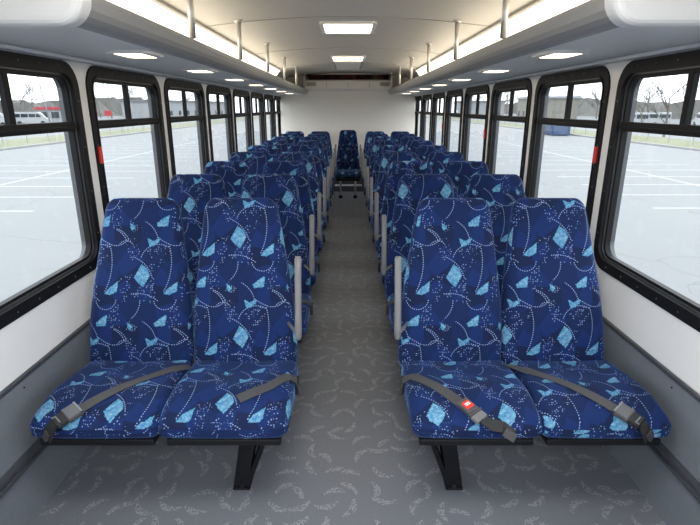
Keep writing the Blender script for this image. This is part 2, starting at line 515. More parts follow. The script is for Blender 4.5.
# ------------------------------------------------------------ side windows
def window_proto():
    w_ = (WP-2*GAP)/2; zb, zt = ZB, ZT
    root = empty('window_1')
    bm = bmesh.new()
    ring_x(bm, rrect(-w_, w_, zb, zt, .105), rrect(-w_+.046, w_-.046, zb+.046, zt-.046, .072), -.008, .0)
    ring_x(bm, rrect(-w_+.042, w_-.042, zb+.042, zt-.042, .076), rrect(-w_+.05, w_-.05, zb+.05, zt-.05, .07), -.012, .062)
    link('window_frame', bm, 'black_frame', root)
    bm = bmesh.new()    # satin inner reveal
    ring_x(bm, rrect(-w_+.048, w_-.048, zb+.048, zt-.048, .07), rrect(-w_+.056, w_-.056, zb+.056, zt-.056, .064), .004, .058)
    link('window_reveal', bm, 'reveal_grey', root)
    bm = bmesh.new()    # sash: outer frame, meeting rail, vent frames, mullion
    ring_x(bm, rrect(-w_+.054, w_-.054, zb+.054, zt-.054, .066), rrect(-w_+.068, w_-.068, zb+.068, zt-.068, .055), .010, .034)
    box(bm, .004, .034, -w_+.056, w_-.056, 1.380, 1.420, .003)
    box(bm, -.004, .010, -w_+.056, w_-.056, 1.392, 1.400, .002)
    box(bm, .006, .030, -.016, .016, 1.413, zt-.06, .003)
    box(bm, .008, .030, -w_+.06, w_-.06, zt-.072, zt-.056, .003)
    link('window_sash', bm, 'sash_black', root)
    bm = bmesh.new(); box(bm, .0225, .0255, -w_+.060, w_-.060, zb+.060, 1.39); link('lower_glass', bm, 'window_glass', root)
    bm = bmesh.new(); box(bm, .0185, .0215, -w_+.060, w_-.060, 1.41, zt-.060); link('vent_glass', bm, 'vent_glass', root)
    bm = bmesh.new()
    for z in (zb+.023, zt-.023):
        for k in range(6):
            y = -w_+.14+k*(2*w_-.28)/5; t = bmesh.new(); bmesh.ops.create_icosphere(t, subdivisions=1, radius=.0036)
            bmesh.ops.translate(t, verts=t.verts, vec=(-.008, y, z)); merge(bm, t)
    for y in (-w_+.023, w_-.023):
        for k in range(4):
            z = zb+.16+k*(zt-zb-.32)/3; t = bmesh.new(); bmesh.ops.create_icosphere(t, subdivisions=1, radius=.0036)
            bmesh.ops.translate(t, verts=t.verts, vec=(-.008, y, z)); merge(bm, t)
    link('screw', bm, 'screw', root)
    return root
def add_latch(root, y, z):
    bm = bmesh.new(); box(bm, -.022, .002, y-.009, y+.009, z-.040, z+.040, .006, 3)
    o = link('latch', bm, 'red_latch', root); o['label'] = 'red emergency release latch'
    bm = bmesh.new(); box(bm, -.012, .006, y-.016, y+.016, z-.055, z-.04, .003)
    link('latch_bracket', bm, 'black_metal', o)
proto = window_proto(); n = 0
for s in (-1, 1):
    for k in range(-3, 7):
        yc = W0 + (k+.5)*WP - (0 if k < 6 else 0)
        o = proto if n == 0 else copy_tree(proto)
        n += 1; o.name = f'window_{n}'; o.location = (s*XW, yc, 0); o.rotation_euler = (0, 0, 0 if s > 0 else math.pi)
        o['kind'] = 'structure'
WINS = {(s, k): bpy.data.objects[f'window_{(0 if s < 0 else 10) + k + 4}'] for s in (-1, 1) for k in range(-3, 7)}
for (s, k) in ((-1, 0), (1, 0), (1, 2), (1, 4)):
    add_latch(WINS[(s, k)], (-.445 if s > 0 else .445), 1.262)

# ------------------------------------------------------------ luggage racks, poles, lamps
XL = .70
def rack(s, nm):
    root = empty('luggage_rack', (0, 0, 0))
    tag(root, f'long grey overhead luggage rack above the {nm} windows', 'luggage rack', 'overhead luggage racks')
    sec = [(1.185, 1.684), (.90, 1.694), (.776, 1.698), (.752, 1.699), (.732, 1.706), (.716, 1.718), (.706, 1.735), (XL, 1.758), (XL+.004, 1.773), (XL+.014, 1.781), (XL+.026, 1.778),
           (XL+.032, 1.766), (XL+.032, 1.742), (XL+.05, 1.732), (1.185, 1.722)]
    bm = bmesh.new(); prism(bm, [(s*.775, 1.699), (s*.90, 1.694), (s*1.185, 1.684), (s*1.185, 1.722), (s*.775, 1.732)], 1.50, YB-.002)
    o = link('shelf', bm, 'rack_grey', root)
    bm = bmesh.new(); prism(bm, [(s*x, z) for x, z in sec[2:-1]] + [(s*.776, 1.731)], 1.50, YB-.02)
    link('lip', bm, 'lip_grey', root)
    bm = bmesh.new()
    outl = [(1.186, 1.684)] + [(.69+.075-.075*math.sin(R(a)), 1.684+.075-.075*math.cos(R(a))) for a in range(0, 91, 9)] + [(.69, zc(.69)-.004)] + \
        [(x, zc(x)-.004) for x in (.8, .9, 1.0, 1.1)] + [(1.186, zc(1.15)-.02)]
    outl = [(s*x, z) for x, z in outl]
    prism(bm, outl, 1.445, 1.505)
    es = [e for e in bm.edges if all(abs(v.co.y-1.445) < 1e-5 for v in e.verts)]
    bmesh.ops.bevel(bm, geom=es, offset=.022, segments=4, affect='EDGES', profile=.5)
    link('end_cap', bm, 'cap_white', root)
    bm = bmesh.new(); box(bm, *sorted((s*1.15, s*1.188)), 1.50, YB-.004, 1.668, 1.684, .004)
    link('wall_trim', bm, 'white_panel', root)
rack(-1, 'left'); rack(1, 'right')

def pole_proto():
    root = empty('stanchion_pole')
    zt = zc(XL+.012)
    bm = bmesh.new(); tube(bm, [(0, 0, 1.782), (0, 0, zt)], .0145, 16); link('tube', bm, 'steel', root, True)
    bm = bmesh.new(); tube(bm, [(0, 0, zt-.014), (0, 0, zt-.010), (0, 0, zt)], [.016, .026, .028], 20); link('flange', bm, 'steel', root, True)
    bm = bmesh.new(); tube(bm, [(0, 0, 1.782), (0, 0, 1.790), (0, 0, 1.794)], [.014, .014, .013], 20); link('foot_collar', bm, 'steel', root, True)
    return root
pp = pole_proto(); first = True
ORD = ['nearest', 'second from the front', 'third from the front', 'fourth from the front', 'fifth from the front', 'rearmost', 'sixth from the front']
for s, nm in ((-1, 'left'), (1, 'right')):
    for i, D in enumerate((2.32, 3.35, 4.50, 5.71, 6.98, 8.25)):
        o = pp if first else copy_tree(pp); first = False
        o.location = (s*(XL+.012), (D+.088)/.956, 0)
        tag(o, f'polished steel pole from ceiling to {nm} luggage rack lip, {ORD[i]}', 'pole', f'steel poles holding the {nm} rack')

def cove(s, nm):
    root = empty('light_strip')
    tag(root, f'long bright warm light strip under the ceiling above the {nm} rack', 'light strip', 'ceiling edge light strips')
    y0, y1 = 1.55, 7.62
    bm = bmesh.new()
    pts = [(.955, 1.982), (.985, 1.955), (1.02, 1.905), (1.05, 1.84), (1.07, 1.77), (1.07, 1.735)]
    prism(bm, [(s*x, z) for x, z in pts] + [(s*(x+.012), z+.002) for x, z in pts[::-1]], y0, y1)
    link('diffuser', bm, 'cove_diffuser', root)
    bm = bmesh.new()
    prism(bm, [(s*.935, 1.9905), (s*.935, 1.978), (s*.955, 1.974), (s*.962, 1.99)], y0-.01, y1+.02)
    for y in (y0-.02, y1): 
        prism(bm, [(s*x, z) for x, z in pts] + [(s*1.15, 1.735), (s*1.15, 1.80), (s*1.0, 1.98)], y, y+.02)
    link('housing', bm, 'seam_grey', root)
cove(-1, 'left'); cove(1, 'right')

def ceiling_lamp(y0, y1, w_, label, lens='ceiling_diffuser'):
    root = empty('ceiling_light', (0, (y0+y1)/2, 0)); L = (y1-y0)/2; h = w_/2
    tag(root, label, 'ceiling light', 'square warm ceiling lights down the aisle')
    z = 2.053
    bm = bmesh.new(); ring_z(bm, rrect(-h-.02, h+.02, -L-.02, L+.02, .03), rrect(-h+.008, h-.008, -L+.008, L-.008, .015), z-.016, z+.004)
    link('frame', bm, 'cap_white', root)
    bm = bmesh.new(); prism(bm, rrect(-h+.006, h-.006, -L+.006, L-.006, .015), z-.010, z-.004, 'z')
    link('diffuser', bm, lens, root)
ceiling_lamp(3.86, 4.34, .365, 'warm lit ceiling light over the aisle, the one nearest the front')
ceiling_lamp(6.25, 6.80, .37, 'warm lit ceiling light over the aisle just before the ceiling hatch')
ceiling_lamp(.55, 1.05, .60, 'added white fill light over the camera, above the frame', 'fill_diffuser')  # this and the next are invented fixtures, added as fill light
ceiling_lamp(-.95, -.40, .60, 'added white fill light near the windscreen, behind the camera', 'fill_diffuser')
# hatch
root = empty('roof_hatch', (0, 7.55, 0)); tag(root, 'flush off-white roof hatch panel behind the second ceiling light', 'hatch')
bm = bmesh.new(); box(bm, -.17, .17, -.60, .60, 2.030, 2.052, .006); link('hatch_panel', bm, 'cap_white', root)
bm = bmesh.new(); ring_z(bm, rrect(-.20, .20, -.63, .63, .02), rrect(-.172, .172, -.602, .602, .01), 2.037, 2.056); link('hatch_frame', bm, 'seam_grey', root)

def reading_proto():
    root = empty('reading_light')
    z = 1.6935
    bm = bmesh.new(); ring_z(bm, rrect(-.092, .092, -.125, .125, .06, 8), rrect(-.058, .058, -.098, .098, .02, 8), z-.009, z+.003)
    link('bezel', bm, 'cap_white', root, False)
    bm = bmesh.new(); prism(bm, rrect(-.058, .058, -.098, .098, .02), z-.008, z-.002, 'z'); link('lens', bm, 'reading_lens', root)
    return root
rp = reading_proto(); first = True
ORD7 = ['nearest the camera', 'second from the front', 'third from the front', 'fourth from the front', 'fifth from the front', 'sixth from the front', 'rearmost']
for s, nm in ((-1, 'left'), (1, 'right')):
    for i in range(7):
        o = rp if first else copy_tree(rp); first = False
        o.location = (s*.886, 2.27+i*.962, 0)
        tag(o, f'warm reading light under the {nm} luggage rack, {ORD7[i]}', 'reading light', f'reading lights under the {nm} rack')

# rear evaporator unit
root = empty('air_conditioning_unit', (0, YB, 0)); tag(root, 'white air conditioning unit across the top of the back wall', 'air conditioner')
bm = bmesh.new()
prism(bm, [(-.30, 1.80), (-.28, 1.775), (-.001, 1.765), (-.001, 1.93), (-.24, 1.93), (-.28, 1.91)], -.72, .72, 'x')
link('housing', bm, 'back_panel_white', root)
bm = bmesh.new(); box(bm, -.70, .70, -.12, -.002, 1.93, 2.02); link('dark_return_grille', bm, 'dark_band', root)['label'] = 'dark strip of return air grille'
for s in (-1, 1):
    bm = bmesh.new(); prism(bm, rrect(s*.62-.085, s*.62+.085, 1.83, 1.89, .028), -.312, -.29)
    v_ = link('vent', bm, 'vent_grey', root)
    bm = bmesh.new()
    for k in range(4): box(bm, s*.62-.07, s*.62+.07, -.318, -.312, 1.838+k*.013, 1.844+k*.013)
    link('louvre', bm, 'seam_grey', v_)
for x in (-.36, 0, .36):
    bm = bmesh.new(); box(bm, x-.003, x+.003, -.304, -.28, 1.80, 1.90); link('panel_joint', bm, 'seam_grey', root)
for s in (-1, 1):
    bm = bmesh.new(); box(bm, *sorted((s*.725, s*.90)), YB-.16, YB-.002, 1.80, 2.01, .02)
    o = link('duct_cover', bm, 'vent_grey'); tag(o, f'grey duct cover at the {"left" if s < 0 else "right"} end of the rear air conditioner', 'duct cover')

# ------------------------------------------------------------ seats
SEATX = {-1: ((.435, .884), (.452, .868), (.435, .877)), 1: ((.434, .876), (.446, .848), (.450, .894))}   # centres: backrest foot, backrest top, cushion          # backrest and cushion centres, aisle then window
RT = R(14.9); BT = .085
WTAB = [(0, .217), (.15, .221), (.3, .210), (.45, .190), (.6, .168), (.68, .156), (.74, .134)]
def set_uv(bm, fn):
    lay = bm.loops.layers.uv.new('UVMap'); bm.normal_update()
    for f in bm.faces:
        for l in f.loops: l[lay].uv = fn(l.vert.co, f.normal)
def backrest_bm(ou, ov, cx):
    L = .731; bm = rblock(.213, BT/2, L/2, .040, 8, 5)
    def uvf(co, n):
        u, v = co.x, co.z
        if abs(n.x) > .72: u = math.copysign(.21, co.x) + math.copysign(1, co.x)*(co.y+.04)
        if n.z > .75: v = co.z + (co.y+.04)
        return (u+ou, v+ov)
    # local: x width, y normal(-front), z along the back
    W = .213
    set_uv(bm, uvf)
    lay = bm.loops.layers.uv.active
    for v in bm.verts:
        s_ = v.co.z + L/2
        k = lerp_tab(WTAB, s_)/W
        x = v.co.x*k
        y = v.co.y*(1 - .22*max(0, (s_-.35)/.385))
        if v.co.y < 0:       # upholstery swell, side bolsters and lumbar
            q = x/(W*k)
            y -= .016*(1-q*q)*(.5+.5*math.sin(min(1, s_/.7)*math.pi)) + .016*math.exp(-((s_-.20)/.12)**2)*(1-q**4)
        v.co = Vector((x, y, v.co.z))
    # fit uv u to the narrowed width, keeping the pattern undistorted
    for f in bm.faces:
        for l in f.loops:
            co = l.vert.co
            if abs(f.normal.x) <= .72: l[lay].uv[0] = co.x + ou
    for v in bm.verts:
        s_ = v.co.z + L/2; y, x = v.co.y, v.co.x
        v.co = Vector((cx+x, -.165 + BT/2 - .02 + s_*math.sin(RT) + y*math.cos(RT), .405 + s_*math.cos(RT) - y*math.sin(RT)))
    return bm
def cushion_bm(ou, ov, cx, s=1):
    bm = rblock(.2285, .235, .058, .042, 9, 5)
    def uvf(co, n):
        u, v = co.x, co.y
        if abs(n.x) > .72: u = co.x + math.copysign(.058-co.z, co.x)
        elif n.y < -.6: v = co.y - (.058-co.z)
        return (u+ou, v+ov)
    set_uv(bm, uvf)
    for v in bm.verts:
        x, y, z = v.co
        if z > 0:
            z += .009*(1-(x/.2285)**4)*(1-abs(y/.235)**3) 
            z -= .036*max(0, -(y+.03)/.205)**2
            z -= .010*math.exp(-(x/.10)**2-((y-.06)/.12)**2)
        if y < 0: y -= .012*(1-(x/.2285)**2)*(1-(z/.08)**2)
        x *= 1 - .03*max(0, y/.235)
        z -= .028*max(0, (y+.05)/.285); z += .006*max(0, -(y+.05)/.19)*(z < 0)
        v.co = Vector((cx+x, -.365+y, .427+z))
    return bm
def mirror(bm, s):
    if s < 0:
        for v in bm.verts: v.co.x = -v.co.x
        bmesh.ops.reverse_faces(bm, faces=bm.faces)
        lay = bm.loops.layers.uv.active
    return bm
def ribbon(bm, pts, wd, th=.0035, tw=None):
    """flat strap following pts (with normals): pts = [(co, normal)]"""
    rings = []
    for i, (p, n_) in enumerate(pts):
        d = (pts[min(i+1, len(pts)-1)][0]-pts[max(i-1, 0)][0]).normalized()
        a = d.cross(n_).normalized(); n2 = a.cross(d).normalized()
        if n2.dot(n_) < 0: n2 = -n2
        w2 = wd/2
        rings.append([bm.verts.new(p+a*w2), bm.verts.new(p-a*w2), bm.verts.new(p-a*w2+n2*th), bm.verts.new(p+a*w2+n2*th)])
    fs = []
    for A, B in zip(rings, rings[1:]):
        for k in range(4): fs.append(bm.faces.new((A[k], A[(k+1) % 4], B[(k+1) % 4], B[k])))
    fs.append(bm.faces.new(rings[0][::-1])); fs.append(bm.faces.new(rings[-1]))
    bmesh.ops.recalc_face_normals(bm, faces=fs)
def drape(bvh, xy, n=16, lift=.003):
    """points on the cushions under a path of (x, y)"""
    out = []; P = [Vector(p) for p in xy]; tot = []
    for a, b_ in zip(P, P[1:]):
        for i in range(n): tot.append(a.lerp(b_, i/n))
    tot.append(P[-1])
    for p in tot:
        h = bvh.ray_cast(Vector((p.x, p.y, 1.0)), Vector((0, 0, -1)))
        if h[0] is None: continue
        out.append([Vector((p.x, p.y, h[0].z+lift)), h[1]])
    zs = [o[0].z for o in out]          # pulled taut: smooth upwards only
    for _ in range(12):
        for i in range(1, len(zs)-1): zs[i] = max(zs[i], (zs[i-1]+zs[i+1])/2)
    for o, z in zip(out, zs): o[0].z = z
    ns = [o[1] for o in out]
    for i in range(len(out)):
        a = sum(ns[max(0, i-3):i+4], Vector()); out[i][1] = a.normalized()
    return out
def lbox(bm, fr, l0, l1, w0, w1, h0, h1, bev=.002):
    t = bmesh.new(); box(t, l0, l1, w0, w1, h0, h1, bev); bmesh.ops.transform(t, matrix=fr, verts=t.verts); merge(bm, t)
def frame_at(p, d, n_):
    d = d.normalized(); n_ = (n_ - d*n_.dot(d)).normalized(); a = n_.cross(d)
    m_ = Matrix((d, a, n_)).transposed().to_4x4(); m_.translation = p; return m_

def seat_unit(s, var):
    """two seats on one frame; s = side of the aisle"""
    root = empty('double_seat'); CX, CT, QX = SEATX[s]
    # pattern offsets: kite centre placed as in the photograph (metres from backrest centre)
    offs = {(-1, 0): ((-.006, .20), (.02, .04), (.0, .27), (.06, .24)),
            (1, 0): ((-.0, .04), (.03, .20), (.10, .22), (.03, .18))}
    if var: 
        rg = random.Random(11*var+(s > 0)); o4 = [(rg.uniform(0, .236), rg.uniform(0, .4)) for _ in range(4)]
    else: o4 = offs[(s, 0)]
    def lean(q, i):
        q.co.x += s*(CX[i] + (CT[i]-CX[i])*max(0, min(1, (q.co.z-.42)/.68)))
    cush = []
    for i in range(2):
        u, v = o4[i]
        bm = backrest_bm(-u, -v, 0)
        for q in bm.verts: lean(q, i)
        b_ = link('backrest', bm, 'moquette', root, True)
        bm = rblock(.196, .014, .34, .012, 4, 2)
        for q in bm.verts:
            s_ = q.co.z+.345; k = (lerp_tab(WTAB, s_)-.012)/.201
            x, y = q.co.x*k, q.co.y
            yy = BT/2*(1-.22*max(0, (s_-.35)/.385)) + .004 + y
            q.co = Vector((x, -.165+BT/2-.02+s_*math.sin(RT)+yy*math.cos(RT), .405+s_*math.cos(RT)-yy*math.sin(RT))); lean(q, i)
        link('back_shell', bm, 'back_shell', b_, True)
        u, v = o4[2+i]
        bm = cushion_bm(-u, -v, 0)
        for q in bm.verts: q.co.x += s*QX[i]
        cush.append(link('cushion', bm, 'moquette', root, True))
    # frame under the cushions
    X0, X1 = .25, 1.05
    def sx(a, b_): return sorted((s*a, s*b_))
    bm = bmesh.new()
    for i in range(2): box(bm, *sx(QX[i]-.20, QX[i]+.20), -.580, -.15, .345, .372, .006)
    for y in (-.46, -.24, -.075): box(bm, *sx(X0+.01, X1), y-.02, y+.02, .312, .347, .003)
    box(bm, *sx(X1-.01, XW-.035), -.42, -.22, .30, .312, .002)
    box(bm, *sx(XW-.045, XW-.036), -.40, -.26, .225, .312, .002)
    link('seat_frame', bm, 'black_metal', root)
    for i in range(2):
        for dx in (-.16, .16):
            x = s*(CX[i]+dx); bm = bmesh.new()
            tube(bm, [(x, -.26, .34), (x, -.135, .36), (x, -.085, .42), (x, -.045, .60)], .011, 8)
            link('back_bracket', bm, 'black_metal', root, True)
    # pedestal leg: foot plate, upright and raking strut
    bm = bmesh.new(); xa, xb = sx(.395, .465)
    box(bm, xa, xb, -.402, -.262, 0, .012, .003)
    prism(bm, [(s*.464, .01), (s*.404, .01), (s*.350, .316), (s*.410, .316)], -.392, -.352)
    prism(bm, [(s*.418, .01), (s*.399, .01), (s*.285, .316), (s*.304, .316)], -.390, -.300)
    prism(bm, [(s*.464, .01), (s*.404, .01), (s*.350, .316), (s*.410, .316)], -.300, -.270)
    lg = link('leg', bm, 'black_metal', root)
    bm = bmesh.new()
    tube(bm, [(s*.43, -.39, .012), (s*.43, -.39, .020)], .009, 6)
    link('bolt', bm, 'screw', lg)
    # folded arm bar at the aisle
    bm = bmesh.new(); ax = .196
    P = [(s*ax, -.262, .600), (s*ax, -.260, .610), (s*ax, -.256, .64), (s*ax, -.235, .74), (s*ax, -.207, .84), (s*ax, -.186, .912), (s*ax, -.183, .922)]
    tube(bm, P, [.008, .013, .0145, .0135, .0135, .0135, .009], 12, flat=.85)
    ar = link('arm_bar', bm, 'handle_grey', root, True)
    bm = bmesh.new(); tube(bm, [(s*(ax+.004), -.250, .622), (s*(ax+.02), -.22, .622), (s*(ax+.05), -.15, .622)], [.007, .007, .007], 14)
    link('pivot', bm, 'handle_grey', ar, True)
    bm = bmesh.new(); tube(bm, [(s*(ax+.06), -.12, .62), (s*(ax+.085), -.14, .47), (s*(ax+.10), -.20, .36)], .009, 8)
    link('arm_support', bm, 'black_metal', root, True)
    # belts laid over the cushions
    bvs = []
    tmp = bmesh.new()
    for c in cush: tmp.from_mesh(c.data)
    bvh = BVHTree.FromBMesh(tmp)
    # window belt: from the gap at the back to the front outer corner
    path = drape(bvh, [(s*.648, -.225), (s*.80, -.40), (s*.938, -.560)], 14)
    bm = bmesh.new(); ribbon(bm, path, .041)
    belt = link('seat_belt', bm, 'webbing', root)
    p, n_ = path[-1]; d = (path[-1][0]-path[-4][0])
    fr = frame_at(p, d, n_)
    bm = bmesh.new()
    lbox(bm, fr, .035, .075, -.027, .027, -.002, .016, .004)
    link('buckle_body', bm, 'black_webbing', belt)
    bm = bmesh.new(); lbox(bm, fr, -.01, .04, -.032, .032, .0, .019, .005); link('tongue', bm, 'dark_buckle', belt)['label'] = 'dark metal belt tongue'
    bm = bmesh.new(); lbox(bm, fr, -.010, -.004, -.031, .031, .012, .0215, .001)
    link('tongue_edge', bm, 'screw', belt)
    bm = bmesh.new(); lbox(bm, fr, .060, .064, -.018, .016, .014, .018, .0005); lbox(bm, fr, .060, .074, -.020, -.016, .014, .018, .0005); link('label_mark', bm, 'screw', belt)
    e0 = fr @ Vector((.07, 0, .004)); bm = bmesh.new()
    end = Vector((s*1.018, -.622, .408)); nn = Vector((s*.25, -.75, .6)).normalized()
    ribbon(bm, [(e0, n_), (e0.lerp(end, .5)+Vector((0, 0, .006)), (n_+nn).normalized()), (end, nn)], .05, .006)
    link('anchor_strap', bm, 'black_webbing', belt)
    bm = bmesh.new(); f2 = frame_at(end+nn*.008, end-e0, nn)
    lbox(bm, f2, -.022, .004, -.014, .014, -.001, .006, .002); link('anchor_bolt', bm, 'screw', belt)
    # aisle belt
    EX = QX[0]-.2285
    if s > 0:
        path = drape(bvh, [(.245, -.340), (.33, -.440), (.412, -.545)], 12)
    else:
        path = drape(bvh, [(-.226, -.338), (-.29, -.435), (-.39, -.505)], 12)
    side = [(Vector((s*(EX-.012), -.318, .405)), Vector((-s, 0, 0))), (Vector((s*(EX-.012), -.325, .43)), Vector((-s, 0, .1)).normalized()),
            (Vector((s*(EX-.002), -.333, .462)), Vector((-s, 0, 1)).normalized())]
    bm = bmesh.new(); ribbon(bm, side+[tuple(q) for q in path], .044)
    belt = link('seat_belt', bm, 'webbing', root)
    bm = bmesh.new(); box(bm, *sorted((s*(EX-.014), s*(EX+.002))), -.335, -.285, .395, .455, .005); link('belt_anchor', bm, 'black_webbing', belt)
    if s > 0:
        p, n_ = path[-1]; d = (path[-1][0]-path[-4][0]); fr = frame_at(p, d, n_)
        bm = bmesh.new(); lbox(bm, fr, -.025, .036, -.024, .024, .0, .021, .005); link('buckle_body', bm, 'dark_buckle', belt)
        bm = bmesh.new(); lbox(bm, fr, -.012, .020, -.016, .016, .018, .0235, .002); rb = link('release_button', bm, 'red_button', belt); rb['label'] = 'red release button'
        bm = bmesh.new()
        lbox(bm, fr, -.002, .001, -.010, .010, .0235, .0242, .0002); lbox(bm, fr, .005, .008, -.010, .010, .0235, .0242, .0002)
        for k in (-.010, -.0015, .007): lbox(bm, fr, -.003, .009, k, k+.003, .0235, .0242, .0002)
        link('press_mark', bm, 'white_mark', rb)
        bm = bmesh.new(); lbox(bm, fr, .036, .043, -.029, .029, .002, .019, .002); link('tongue_edge', bm, 'screw', belt)
        bm = bmesh.new(); lbox(bm, fr, .043, .072, -.027, .027, .0, .014, .003); link('tongue', bm, 'handle_grey', belt)['label'] = 'grey metal belt tongue'
        a = fr @ Vector((.068, 0, .004))
        pts = [(a, n_)]
        for q in ((.490, -.600), (.525, -.603)):
            h = bvh.ray_cast(Vector((q[0], q[1], 1)), Vector((0, 0, -1)))
            pts.append((h[0]+Vector((0, -.004, .006)) if h[0] else Vector((q[0], q[1], .44)), Vector((0, -.5, .8)).normalized()))
        pts.append((Vector((.555, -.622, .42)), Vector((0, -.95, .3)).normalized()))
        bm = bmesh.new(); ribbon(bm, pts, .042, .004); link('belt_tail', bm, 'black_webbing', belt)
        bm = bmesh.new(); ribbon(bm, [(Vector((.525, -.625, .438)), Vector((0, -.9, .4))), (Vector((.562, -.628, .412)), Vector((0, -.9, .4)))], .030, .006)
        link('strap_end', bm, 'webbing', belt)
    tmp.free()
    return root
ROWY = [2.08, 2.88, 3.63, 4.43, 5.23, 6.05, 6.86, 7.63, 8.40]
RORD = ['frontmost row', 'second row', 'third row', 'fourth row', 'fifth row', 'sixth row', 'seventh row', 'eighth row', 'last row by the back wall']
for s, nm in ((-1, 'left'), (1, 'right')):
    protos = [seat_unit(s, 0), seat_unit(s, 1), seat_unit(s, 2)]
    use = [0, 1, 2, 1, 2, 1, 2, 1, 2]; seen = set()
    for i, y in enumerate(ROWY):
        pr = protos[use[i]]
        o = pr if use[i] not in seen else copy_tree(pr); seen.add(use[i])
        o.location = (0, y, 0)
        extra = ('with red belt buckle' if s > 0 else 'with belts across cushions') if i == 0 else ''
        tag(o, f'blue patterned double seat {extra} {nm} of the aisle, {RORD[i]}'.replace('  ', ' '), 'bus seat', f'blue double seats {nm} of the aisle')
        
# single seat at the end of the aisle
root = empty('single_seat', (0, 8.90, 0)); root.scale = (.92, 1, 1); tag(root, 'blue patterned single seat at the end of the aisle against the back wall', 'bus seat')
bm = backrest_bm(.05, .1, 0); b_ = link('backrest', bm, 'moquette', root, True)
bm = rblock(.19, .014, .34, .012, 4, 2)
for q in bm.verts:
    s_ = q.co.z+.345; k = (lerp_tab(WTAB, s_)-.012)/.201; yy = BT/2*(1-.22*max(0, (s_-.35)/.385))+.004+q.co.y
    q.co = Vector((q.co.x*k, -.165+BT/2-.02+s_*math.sin(RT)+yy*math.cos(RT), .405+s_*math.cos(RT)-yy*math.sin(RT)))
link('back_shell', bm, 'back_shell', b_, True)
bm = cushion_bm(.1, .2, 0); link('cushion', bm, 'moquette', root, True)
bm = bmesh.new(); box(bm, -.21, .21, -.585, -.15, .325, .372, .008); box(bm, -.20, .20, -.30, -.26, .30, .33, .004); link('seat_frame', bm, 'black_metal', root)
for s in (-1, 1):
    bm = bmesh.new(); tube(bm, [(s*.135, -.30, .33), (s*.135, -.30, .03)], .019, 10)
    lg = link('leg', bm, 'steel', root, True)
    bm = bmesh.new(); tube(bm, [(s*.135, -.30, .05), (s*.135, -.30, .03), (s*.135, -.30, 0)], [.024, .034, .036], 12); link('foot', bm, 'black_metal', lg, True)

# ------------------------------------------------------------ outside
bm = bmesh.new(); 
vs = [bm.verts.new(p) for p in ((-24, -60, GZ), (24, -60, GZ), (24, 330, GZ), (-24, 330, GZ))]; bm.faces.new(vs)
o = link('ground', bm, 'lot'); tag(o, kind='structure')
for s, nm in ((-1, 'left'), (1, 'right')):
    bm = bmesh.new(); box(bm, *sorted((s*23.8, s*24.0)), -60, 330, GZ, GZ+.14, .02); o = link('trim_1' if s < 0 else 'trim_2', bm, 'kerb'); tag(o, kind='structure')
    bm = bmesh.new(); box(bm, *sorted((s*24.0, s*30)), -60, 330, GZ-.1, GZ+.10)
    o = link('grass_verge', bm, 'grass'); tag(o, f'strip of short grass beyond the {nm} edge of the parking lot', 'grass', kind='stuff')
    bm = bmesh.new(); box(bm, *sorted((s*30, s*260)), -60, 330, GZ-.2, GZ); o = link('road_surface', bm, 'road'); tag(o, kind='structure')
    # fence
    root = empty('wire_fence', (s*26, 0, GZ)); tag(root, f'low wire fence on the grass verge left of the bus' if s < 0 else 'low wire fence on the grass verge right of the bus', 'fence')
    for k in range(38):
        y = 27+k*3.0
        bm = bmesh.new(); tube(bm, [(0, y, 0), (0, y, 1.55)], .035, 6); link('post', bm, 'fence_metal', root)
    bm = bmesh.new()
    for z in (.35, .75, 1.15, 1.5): tube(bm, [(0, 27, z), (0, 138, z)], .010, 4)
    link('wire', bm, 'fence_metal', root)

def tree_mesh(seed, h=6.5, spread=.55, dens=3):
    rg = random.Random(seed); bmt = bmesh.new(); bmb = bmesh.new()
    def grow(bm, p, d, L, r, lev):
        pts = [p]; q = p
        for i in range(3):
            d = (d + Vector((rg.uniform(-.16, .16), rg.uniform(-.16, .16), rg.uniform(-.02, .14)))).normalized()
            q = q + d*L/3; pts.append(q)
        tube(bm, pts, [r, r*.85, r*.7, r*.5], 5 if lev < 2 else 3, caps=False)
        if lev >= dens: return
        for k in range(5 if lev < 2 else 4):
            i = rg.randint(1, 3); az = rg.uniform(0, 6.283); sp_ = rg.uniform(.35, .95)*spread*1.4
            nd = (d + Vector((math.cos(az)*sp_, math.sin(az)*sp_, rg.uniform(-.05, .35)))).normalized()
            grow(bmb, pts[i], nd, L*rg.uniform(.45, .72), r*.45, lev+1)
    grow(bmt, Vector((0, 0, 0)), Vector((0, 0, 1)), h*.5, h*.018, 0)
    return bmt, bmb
def tree(seed, h, spread, dens=3):
    a, b_ = tree_mesh(seed, h, spread, dens); root = empty('bare_tree')
    link('trunk', a, 'bark', root); link('branches', b_, 'twigs', root)
    return root
tp = [tree(3, 7.5, .8, 4), tree(5, 6.8, 1.0, 4), tree(9, 8, .7, 4)]
used = set(); rg = random.Random(4)
def put_tree(i, x, y, sc, label, group):
    o = tp[i] if i not in used else copy_tree(tp[i]); used.add(i)
    o.location = (x, y, GZ); o.scale = (sc, sc, sc); o.rotation_euler = (0, 0, rg.uniform(0, 6.28)); tag(o, label, 'tree', group)
put_tree(0, 31.6, 52, 1.0, 'tall bare tree standing alone beyond the right fence, before the vans', 'bare trees beyond the right fence')
put_tree(1, 34.8, 62, .8, 'smaller bare tree beyond the right fence, behind the tall one', 'bare trees beyond the right fence')
